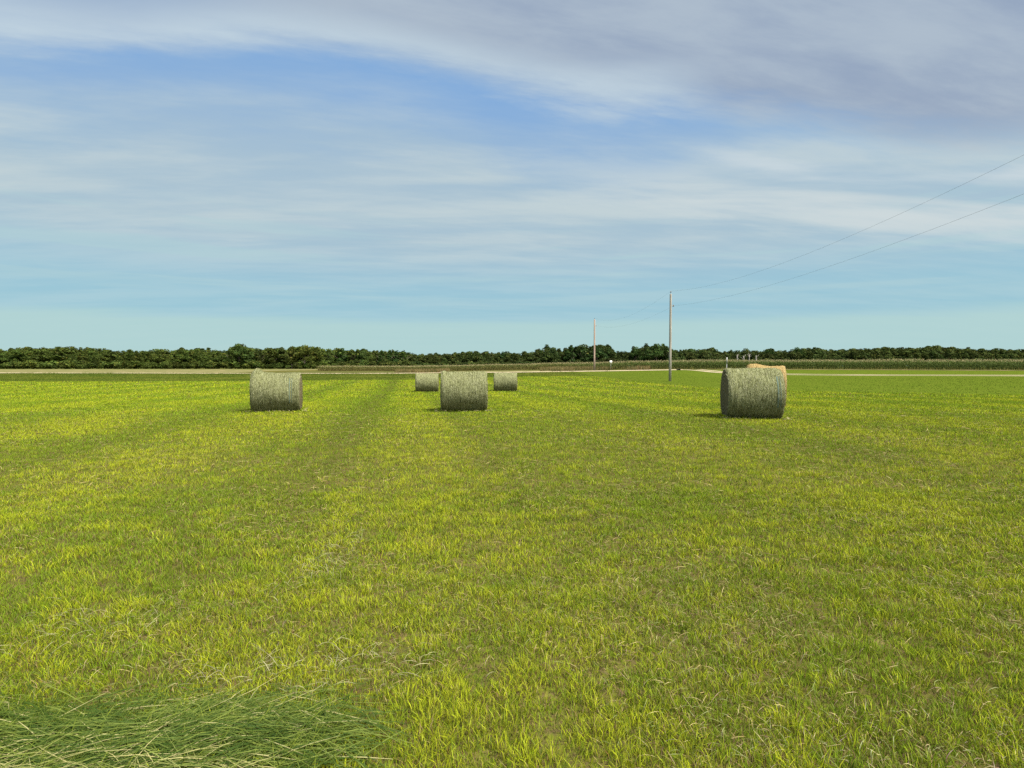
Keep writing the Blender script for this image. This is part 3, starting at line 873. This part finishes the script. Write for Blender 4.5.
# pale bare trunks in front of the right part of the wood
def bare_tree(px, d, h, seed, label):
    r_ = random.Random(seed); mb = MB()
    mb.tube([(0, 0, -.2), (r_.uniform(-.1, .1), 0, h * .4), (r_.uniform(-.2, .2), 0, h * .75), (r_.uniform(-.3, .3), 0, h)], [.34, .30, .24, .10], 8)
    for k in range(6):
        a = r_.uniform(0, 6.28); z = h * r_.uniform(.45, .9); q = r_.uniform(.8, 1.7)
        mb.tube([(0, 0, z), (math.cos(a) * q * .5, math.sin(a) * q * .5, z + .7), (math.cos(a) * q, math.sin(a) * q, z + 1.8)], [.11, .07, .03], 5)
    x, y = at(px, d)
    o = link('bare_tree', mb.mesh('bare_tree', M_DEAD, True), None, (x, y, gz(x, y)))
    tag(o, label, 'bare tree', 'pale bare trunks before the wood')
bare_tree(737, 352, 8.0, 1, 'leftmost of the four pale bare trunks before the right part of the wood')
bare_tree(743.5, 354, 7.2, 2, 'second from the left of the four pale bare trunks before the wood')
bare_tree(749, 350, 8.1, 3, 'third from the left of the four pale bare trunks before the wood')
bare_tree(756, 353, 7.5, 4, 'rightmost of the four pale bare trunks before the wood')

# ------------------------------------------------------------------ corn and weeds: stuff
CX = [-72, -50, -30, 10, 30, 45, 66, 120, 300]
CY = [202, 199, 193, 166, 138, 133, 128, 117, 109]
def corn_plants():
    Vs = []; Cs = []; F = []; S = []; off = 0
    P = []
    for row in range(46):
        off_r = row * .76 if row < 10 else 7.6 + (row - 10) * 2.0
        stepx = .26 if row < 6 else (.7 if row < 12 else 1.5)
        # follow the front edge
        L = np.linspace(-71, 190, int(261 / stepx))
        y = np.interp(L, CX, CY) + off_r
        P.append(np.stack([L + rng.normal(0, .08, len(L)), y + rng.normal(0, .1, len(L)), np.full(len(L), float(row))], 1))
    P = np.concatenate(P)
    k = np.abs(P[:, 0]) < P[:, 1] * 1.05; P = P[k]
    n = len(P); z0 = ground_z(P[:, 0], P[:, 1])
    green = np.interp(P[:, 0], [-87, 10, 40, 60], [.15, .35, .85, 1.])
    h = np.interp(P[:, 0], [-87, 20, 60], [1.8, 1.85, 2.15]) * rng.uniform(.85, 1.12, n) * (.9 + .2 * fbm(P[:, 0] * .1, P[:, 1] * .1, 5, 2))
    base = np.stack([P[:, 0], P[:, 1], z0], 1)
    Bc = Blades()
    CG = np.array([.060, .088, .020]); CT = np.array([.20, .165, .060]); TAS = np.array([.42, .36, .19])
    # stalk
    cs = lerp(CT, CG, green)
    Bc.add(base, rng.uniform(0, 6.28, n), h * .95, np.full(n, .05), h * .03, rng.uniform(0, 6.28, n), cs, cs, 1)
    for j in range(7):
        t = .12 + .12 * j
        b = base.copy(); b[:, 2] += h * t
        a = rng.uniform(0, 6.28, n); L = rng.uniform(.4, .8, n)
        dead = np.clip(1.2 - green - t + rng.normal(0, .25, n), 0, 1)
        c = lerp(CG, CT, dead) * rng.uniform(.7, 1.3, (n, 1))
        if j < 3:
            kk = P[:, 2] < 6
        else: kk = np.ones(n, bool)
        Bc.add(b[kk], (a + 1.57)[kk], (L * rng.uniform(.2, .7, n))[kk], np.full(kk.sum(), .11), (L * .8)[kk], a[kk], c[kk], (c * 1.1)[kk], 2, .8)
    b = base.copy(); b[:, 2] += h * .92
    for j in range(5):
        ct = TAS * rng.uniform(.6, 1.2, (n, 1))
        Bc.add(b, rng.uniform(0, 6.28, n), rng.uniform(.22, .4, n), np.full(n, .045), rng.uniform(.03, .22, n), rng.uniform(0, 6.28, n), ct, ct, 1)
    return Bc.build('corn', M_CORN)
tag(corn_plants(), 'tall field corn with tan tassels standing before the wood', 'corn', kind='stuff')

B = Blades(); n = 26000
px = np.where(rng.random(n) < .75, rng.uniform(540, 650, n), rng.uniform(395, 450, n)); y = rng.uniform(126, 150, n)
x = (px - 512) / F * y
g = fbm(x * .25, y * .1, 91, 4)
k = (rng.random(n) < sstep(.36, .6, g)) ; x, y, g = x[k], y[k], g[k]; n = len(x)
c = lerp(np.array([.09, .10, .03]), np.array([.27, .215, .09]), sstep(.35, .7, g + rng.normal(0, .16, n)))
c = np.where((rng.random(n) < .2)[:, None], np.array([.14, .075, .035]), c)
h = rng.uniform(.4, 1.15, n)
B.add(np.stack([x, y, ground_z(x, y)], 1), rng.uniform(0, 6.28, n), h, rng.uniform(.05, .14, n), h * .25, rng.uniform(0, 6.28, n), c * .8, c, 1)
tag(B.build('tall_weeds', M_CORN), 'brown and golden weeds along the verge beyond the gravel road', 'weeds', kind='stuff')

# ------------------------------------------------------------------ poles, lines, signs
m, nt, b = material('weathered_pole')
o_ = objco(nt); px_, py_, pz_ = sep(nt, o_)
gr = noise(nt, vec(nt, px_ * 9., py_ * 9., pz_ * .5), 1., 5, .7)
setc(nt, b, mix(nt, gr.sstep(.3, .7), (.22, .20, .175), (.36, .33, .29))); M_POLE = m
m, nt, b = material('reddish_pole')
o_ = objco(nt); px_, py_, pz_ = sep(nt, o_)
gr = noise(nt, vec(nt, px_ * 9., py_ * 9., pz_ * .5), 1., 5, .7)
setc(nt, b, mix(nt, gr.sstep(.3, .7), (.30, .21, .17), (.46, .35, .29))); M_POLE2 = m
m, nt, b = material('porcelain'); b.inputs['Roughness'].default_value = .3
setc(nt, b, mix(nt, noise(nt, objco(nt), 5., 2), (.12, .12, .13), (.2, .2, .21))); M_INS = m
m, nt, b = material('galvanised_steel'); b.inputs['Roughness'].default_value = .5; b.inputs['Metallic'].default_value = .1
setc(nt, b, mix(nt, noise(nt, objco(nt), 8., 4), (.20, .20, .19), (.36, .36, .35))); M_STEEL = m
m, nt, b = material('dark_cable'); setc(nt, b, mix(nt, noise(nt, objco(nt), 3., 2), (.05, .05, .055), (.09, .09, .095))); M_CABLE = m
m, nt, b = material('white_paint'); b.inputs['Roughness'].default_value = .5
setc(nt, b, mix(nt, noise(nt, objco(nt), 5., 4), (.74, .74, .72), (.84, .84, .83))); M_WHITE = m

GP = 'utility poles of the power line'
def pole(px, d, H, r, mat, label):
    x, y = at(px, d); t = empty('utility_pole', (x, y, gz(x, y)), 0, label, 'utility pole', GP)
    mb = MB(); mb.tube([(0, 0, -.3), (0, 0, H * .3), (.0, 0, H * .65), (0, 0, H - .06), (0, 0, H)], [r, r * .93, r * .82, r * .72, r * .62], 16)
    link('shaft', mb.mesh('shaft', mat, True), t)
    mb = MB(); mb.tube([(0, 0, H), (0, 0, H + .18)], .02, 8); mb.tube([(0, 0, H + .16), (0, 0, H + .20), (0, 0, H + .24), (0, 0, H + .29), (0, 0, H + .33)], [.05, .085, .055, .075, .035], 12)
    link('pin_insulator', mb.mesh('pin_insulator', M_INS, True), t)
    zb = H - 1.42
    mb = MB(); mb.tube([(.0, 0, zb), (.30, 0, zb)], .03, 8); mb.box((.29, 0, zb), (.04, .05, .26), bev=.01)
    br = link('bracket', mb.mesh('bracket', M_STEEL), t)
    mb = MB(); mb.tube([(.36, 0, zb - .09), (.36, 0, zb - .04), (.36, 0, zb), (.36, 0, zb + .04), (.36, 0, zb + .09)], [.055, .06, .035, .06, .055], 12)
    link('spool_insulator', mb.mesh('spool_insulator', M_INS, True), br)
    mb = MB(); mb.tube([(r * .95, .02, .2), (r * .9, .02, 2.4)], .022, 6); mb.box((r * .95, .02, 1.3), (.03, .05, .04))
    link('ground_wire', mb.mesh('ground_wire', M_STEEL), t)
    return x, y, gz(x, y) + H
PA = pole(670, 67, 10.5, .165, M_POLE, 'tall grey utility pole standing in the uncut grass left of the biggest bale')
PB = pole(594.3, 126, 11.6, .20, M_POLE2, 'shorter looking reddish utility pole farther off, beyond the gravel road')
PC = (19.9, 8.0, 10.9)
def cable(label, dx, dz, sag, r):
    mb = MB()
    for (a, b_, sg) in ((PC, PA, sag), (PA, PB, sag * .9)):
        pts = []
        for i in range(41):
            t = i / 40
            pts.append((a[0] * (1 - t) + b_[0] * t + dx, a[1] * (1 - t) + b_[1] * t, a[2] * (1 - t) + b_[2] * t + dz - sg * 4 * t * (1 - t)))
        mb.tube(pts, r, 6)
    tag(link('power_line', mb.mesh('power_line', M_CABLE, True)), label, 'power line', 'wires strung between the utility poles')
cable('upper thin wire running from the tops of the utility poles', 0, .33, 1.9, .0042)
cable('lower thin wire slung from the side brackets of the utility poles', .36, -1.42, 1.35, .0042)

def sign():
    x, y = at(610.8, 128)
    t = empty('roadside_sign', (x, y, gz(x, y)), R(4), 'small white sign on a thin post among the weeds right of the far pole', 'sign')
    mb = MB(); mb.box((0, 0, 1.0), (.06, .04, 2.2), bev=.008); link('post', mb.mesh('post', M_STEEL), t)
    mb = MB(); mb.box((0, -.035, 1.92), (.52, .02, .62), bev=.004); link('panel', mb.mesh('panel', M_WHITE), t)
sign()
def marker():
    x, y = at(726.6, 60)
    t = empty('marker_post', (x, y, gz(x, y)), R(-8), 'slim grey post with a narrow panel, rising behind the left top of the biggest bale', 'post')
    mb = MB(); mb.box((0, 0, 1.2), (.075, .05, 2.5), bev=.01); link('post', mb.mesh('post', M_STEEL), t)
    mb = MB(); mb.box((0, -.05, 2.42), (.14, .03, .66), bev=.006); mb.box((0, -.03, 2.42), (.05, .03, .5)); link('panel', mb.mesh('panel', M_STEEL), t)
marker()
def culvert():
    x, y = at(679, 121)
    t = empty('culvert_pipe', (x, y, gz(x, y)), R(0), 'small dark culvert pipe end where the gravel drive leaves the road', 'culvert')
    mb = MB(); n = 20; V = []
    for (yy, r) in ((-.5, .20), (1.4, .20), (1.4, .16), (-.5, .16)):
        V += [(math.cos(2 * math.pi * k / n) * r, yy, .12 + math.sin(2 * math.pi * k / n) * r) for k in range(n)]
    mb.add(V, [[i * n + k, i * n + (k + 1) % n, ((i + 1) % 4) * n + (k + 1) % n, ((i + 1) % 4) * n + k] for i in range(4) for k in range(n)])
    m_, nt_, b_ = material('dark_pipe'); setc(nt_, b_, mix(nt_, noise(nt_, objco(nt_), 6., 3), (.02, .02, .02), (.05, .045, .04)))
    link('pipe', mb.mesh('pipe', m_, True), t)
culvert()

# ------------------------------------------------------------------ sky
SUN = np.array([.68, -.42, 1.25]); SUN = SUN / np.linalg.norm(SUN)
world = bpy.data.worlds.new('World'); scene.world = world; world.use_nodes = True
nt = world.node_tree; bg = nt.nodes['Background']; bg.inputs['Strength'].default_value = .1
sky = nt.nodes.new('ShaderNodeTexSky'); sky.sky_type = 'NISHITA'; sky.sun_disc = False
sky.sun_elevation = math.asin(SUN[2]); sky.sun_rotation = math.atan2(SUN[0], SUN[1])
sky.air_density = 1.0; sky.dust_density = .6; sky.ozone_density = 2.0
def sky_ae(px, py):
    u = (px - 512) / F; v = (384 - py) / F
    x, y, z = u, math.cos(PITCH) + v * math.sin(PITCH), -math.sin(PITCH) + v * math.cos(PITCH)
    return math.atan2(x, y), z / math.hypot(x, y)
D = X(nt, nt.nodes.new('ShaderNodeTexCoord').outputs['Generated'])
dx, dy, dz = sep(nt, D)
hyp = (dx * dx + dy * dy)._op('SQRT').max(.001)
e = dz / hyp; a = dx._op('ARCTAN2', dy)
an = (a * .5 + .5).clamp()
def line(pts):
    q = []
    for px, py in pts:
        A, E = sky_ae(px, py); q.append((min(1, max(0, A * .5 + .5)), E))
    q = [(0., q[0][1])] + q + [(1., q[-1][1])]
    return an.curve(q)
den = dz.max(.0) + .10
qx, qy = dx / den, dy / den
nA = noise(nt, vec(nt, qx * .55, qy * 1.2, 1.), 1.3, 5, .55)
nB = noise(nt, vec(nt, qx * .30, qy * 1.3, 5.), 2.2, 6, .55, .3)
nF = noise(nt, vec(nt, qx * .9 + qy * .5, qy * 3.2 - qx * .9, 4.), 2.2, 8, .62, .15)
nC = noise(nt, vec(nt, qx * .55 + qy * .25, qy * 1.3, 9.), 1.4, 7, .58, .2)
KX = 2 ** -EXPO
S = lambda r, g, b_: tuple(10 * KX * ((c / 255 + .055) / 1.055) ** 2.4 for c in (r, g, b_))
hs = nt.nodes.new('ShaderNodeHueSaturation'); nt.links.new(sky.outputs[0], hs.inputs['Color']); hs.inputs['Saturation'].default_value = 1.1; hs.inputs['Value'].default_value = 1.05 * KX
clear = X(nt, hs.outputs[0])
col = mix(nt, e.sstep(.12, .42, .75, .25), S(126, 168, 220), clear) if False else mix(nt, .90, clear, mix(nt, e.sstep(.05, .40), S(144, 202, 217), S(136, 177, 223)))
# middle veil
top = line([(0, 85), (224, 98), (330, 112), (430, 126), (520, 160), (640, 164), (720, 138), (800, 120), (1024, 100)])
dC = top - e + (nA - .5) * .14 + (nC - .5) * .06
veil = (dC + (nF - .5) * .10).sstep(-.11, .09) * (nB * .45 + .70).clamp()
low = e.sstep(sky_ae(512, 300)[1], sky_ae(512, 235)[1], .42, 1.)
veil = (veil * low).clamp()
vcol = mix(nt, (nB * .65 + nF * .35).sstep(.36, .64), S(174, 196, 208), S(195, 210, 214))
col = mix(nt, veil * .95, col, vcol)
# thin level bands low down
bands = noise(nt, vec(nt, a * 1.3, e * 26., 2.), 1.6, 4, .55, .2)
bm = bands.sstep(.50, .64) * e.sstep(sky_ae(512, 325)[1], sky_ae(512, 285)[1]) * e.sstep(sky_ae(512, 205)[1], sky_ae(512, 262)[1])
col = mix(nt, bm * .55, col, S(176, 207, 214))
# white wisps on the right
lw = line([(0, 190), (430, 205), (520, 197), (600, 190), (680, 193), (740, 200), (800, 206), (1024, 215)])
wisp = (e - lw + (nC - .5) * .05 + (nF - .5) * .05)._op('ABSOLUTE').sstep(.055, .0) * a.sstep(-.02, .42) * nB.sstep(.30, .62)
col = mix(nt, wisp * .95, col, S(206, 217, 220))
lw = line([(0, 190), (690, 150), (720, 158), (760, 164), (800, 172), (1024, 180)])
wisp = (e - lw + (nC - .5) * .10)._op('ABSOLUTE').sstep(.030, .0) * a.sstep(.30, .42) * nB.sstep(.30, .60)
col = mix(nt, wisp * .8, col, S(206, 218, 224))
# high grey sheet with a paler lower hem
lA = line([(0, 30), (224, 40), (280, 42), (330, 48), (400, 60), (505, 84), (590, 99), (674, 103), (740, 112), (800, 120), (1024, 140)])
dA = e - lA + (nC - .5) * .07 + (nA - .5) * .04 + (nF - .5) * .07
gm = dA.sstep(-.03, .045) * a.sstep(-.62, -.28, .72, 1.)
gcol = mix(nt, (nA * .5 + nF * .5).sstep(.36, .64), S(151, 167, 190), S(175, 189, 203))
col = mix(nt, gm * .95, col, gcol)
hem = (dA - .028)._op('ABSOLUTE').sstep(.062, .0) * (nF * 1.3 + .15).clamp() * a.sstep(.38, .24)
col = mix(nt, hem * .85, col, S(194, 212, 224))
# pale air over the horizon
hz = (e + (nB - .5) * .03).sstep(sky_ae(512, 316)[1], sky_ae(512, 328)[1])
col = mix(nt, hz * .8, col, S(181, 213, 211))
# added fill: overcast brightened out of view, round the sun and behind the camera
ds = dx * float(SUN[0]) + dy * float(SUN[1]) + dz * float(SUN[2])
fill_glow = ds.sstep(.50, 1.0) * 3.2 + 1. + dy.sstep(.15, -.5) * .5
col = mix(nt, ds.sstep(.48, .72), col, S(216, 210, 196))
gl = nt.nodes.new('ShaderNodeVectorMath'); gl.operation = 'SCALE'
nt.links.new(col.k, gl.inputs[0]); nt.links.new(fill_glow.k, gl.inputs['Scale'])
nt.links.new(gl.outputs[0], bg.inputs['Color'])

sun = bpy.data.lights.new('sun', 'SUN'); sun.energy = 4.0; sun.angle = R(15); sun.color = (1, .95, .86)
so = bpy.data.objects.new('sun', sun); COL.objects.link(so)
from mathutils import Vector
so.rotation_euler = Vector(SUN).to_track_quat('Z', 'Y').to_euler(); so.location = (30, -20, 60)

# ------------------------------------------------------------------ camera
cam = bpy.data.cameras.new('camera'); co = bpy.data.objects.new('camera', cam); COL.objects.link(co)
cam.sensor_width = 36; cam.lens = 36 * F / 1024; cam.clip_end = 12000; cam.clip_start = .05
co.location = (0, 0, EYE + gz(0, 0)); co.rotation_euler = (math.pi / 2 - PITCH, 0, 0)
scene.camera = co

vs = scene.view_settings
scene.display_settings.display_device = 'sRGB'
vs.view_transform = 'Standard'; vs.look = 'None'; vs.exposure = EXPO; vs.gamma = 1; vs.use_curve_mapping = False
scene.render.engine = 'CYCLES'
cy = scene.cycles
cy.max_bounces = 6; cy.diffuse_bounces = 3; cy.transmission_bounces = 3; cy.transparent_max_bounces = 4
cy.use_denoising = False
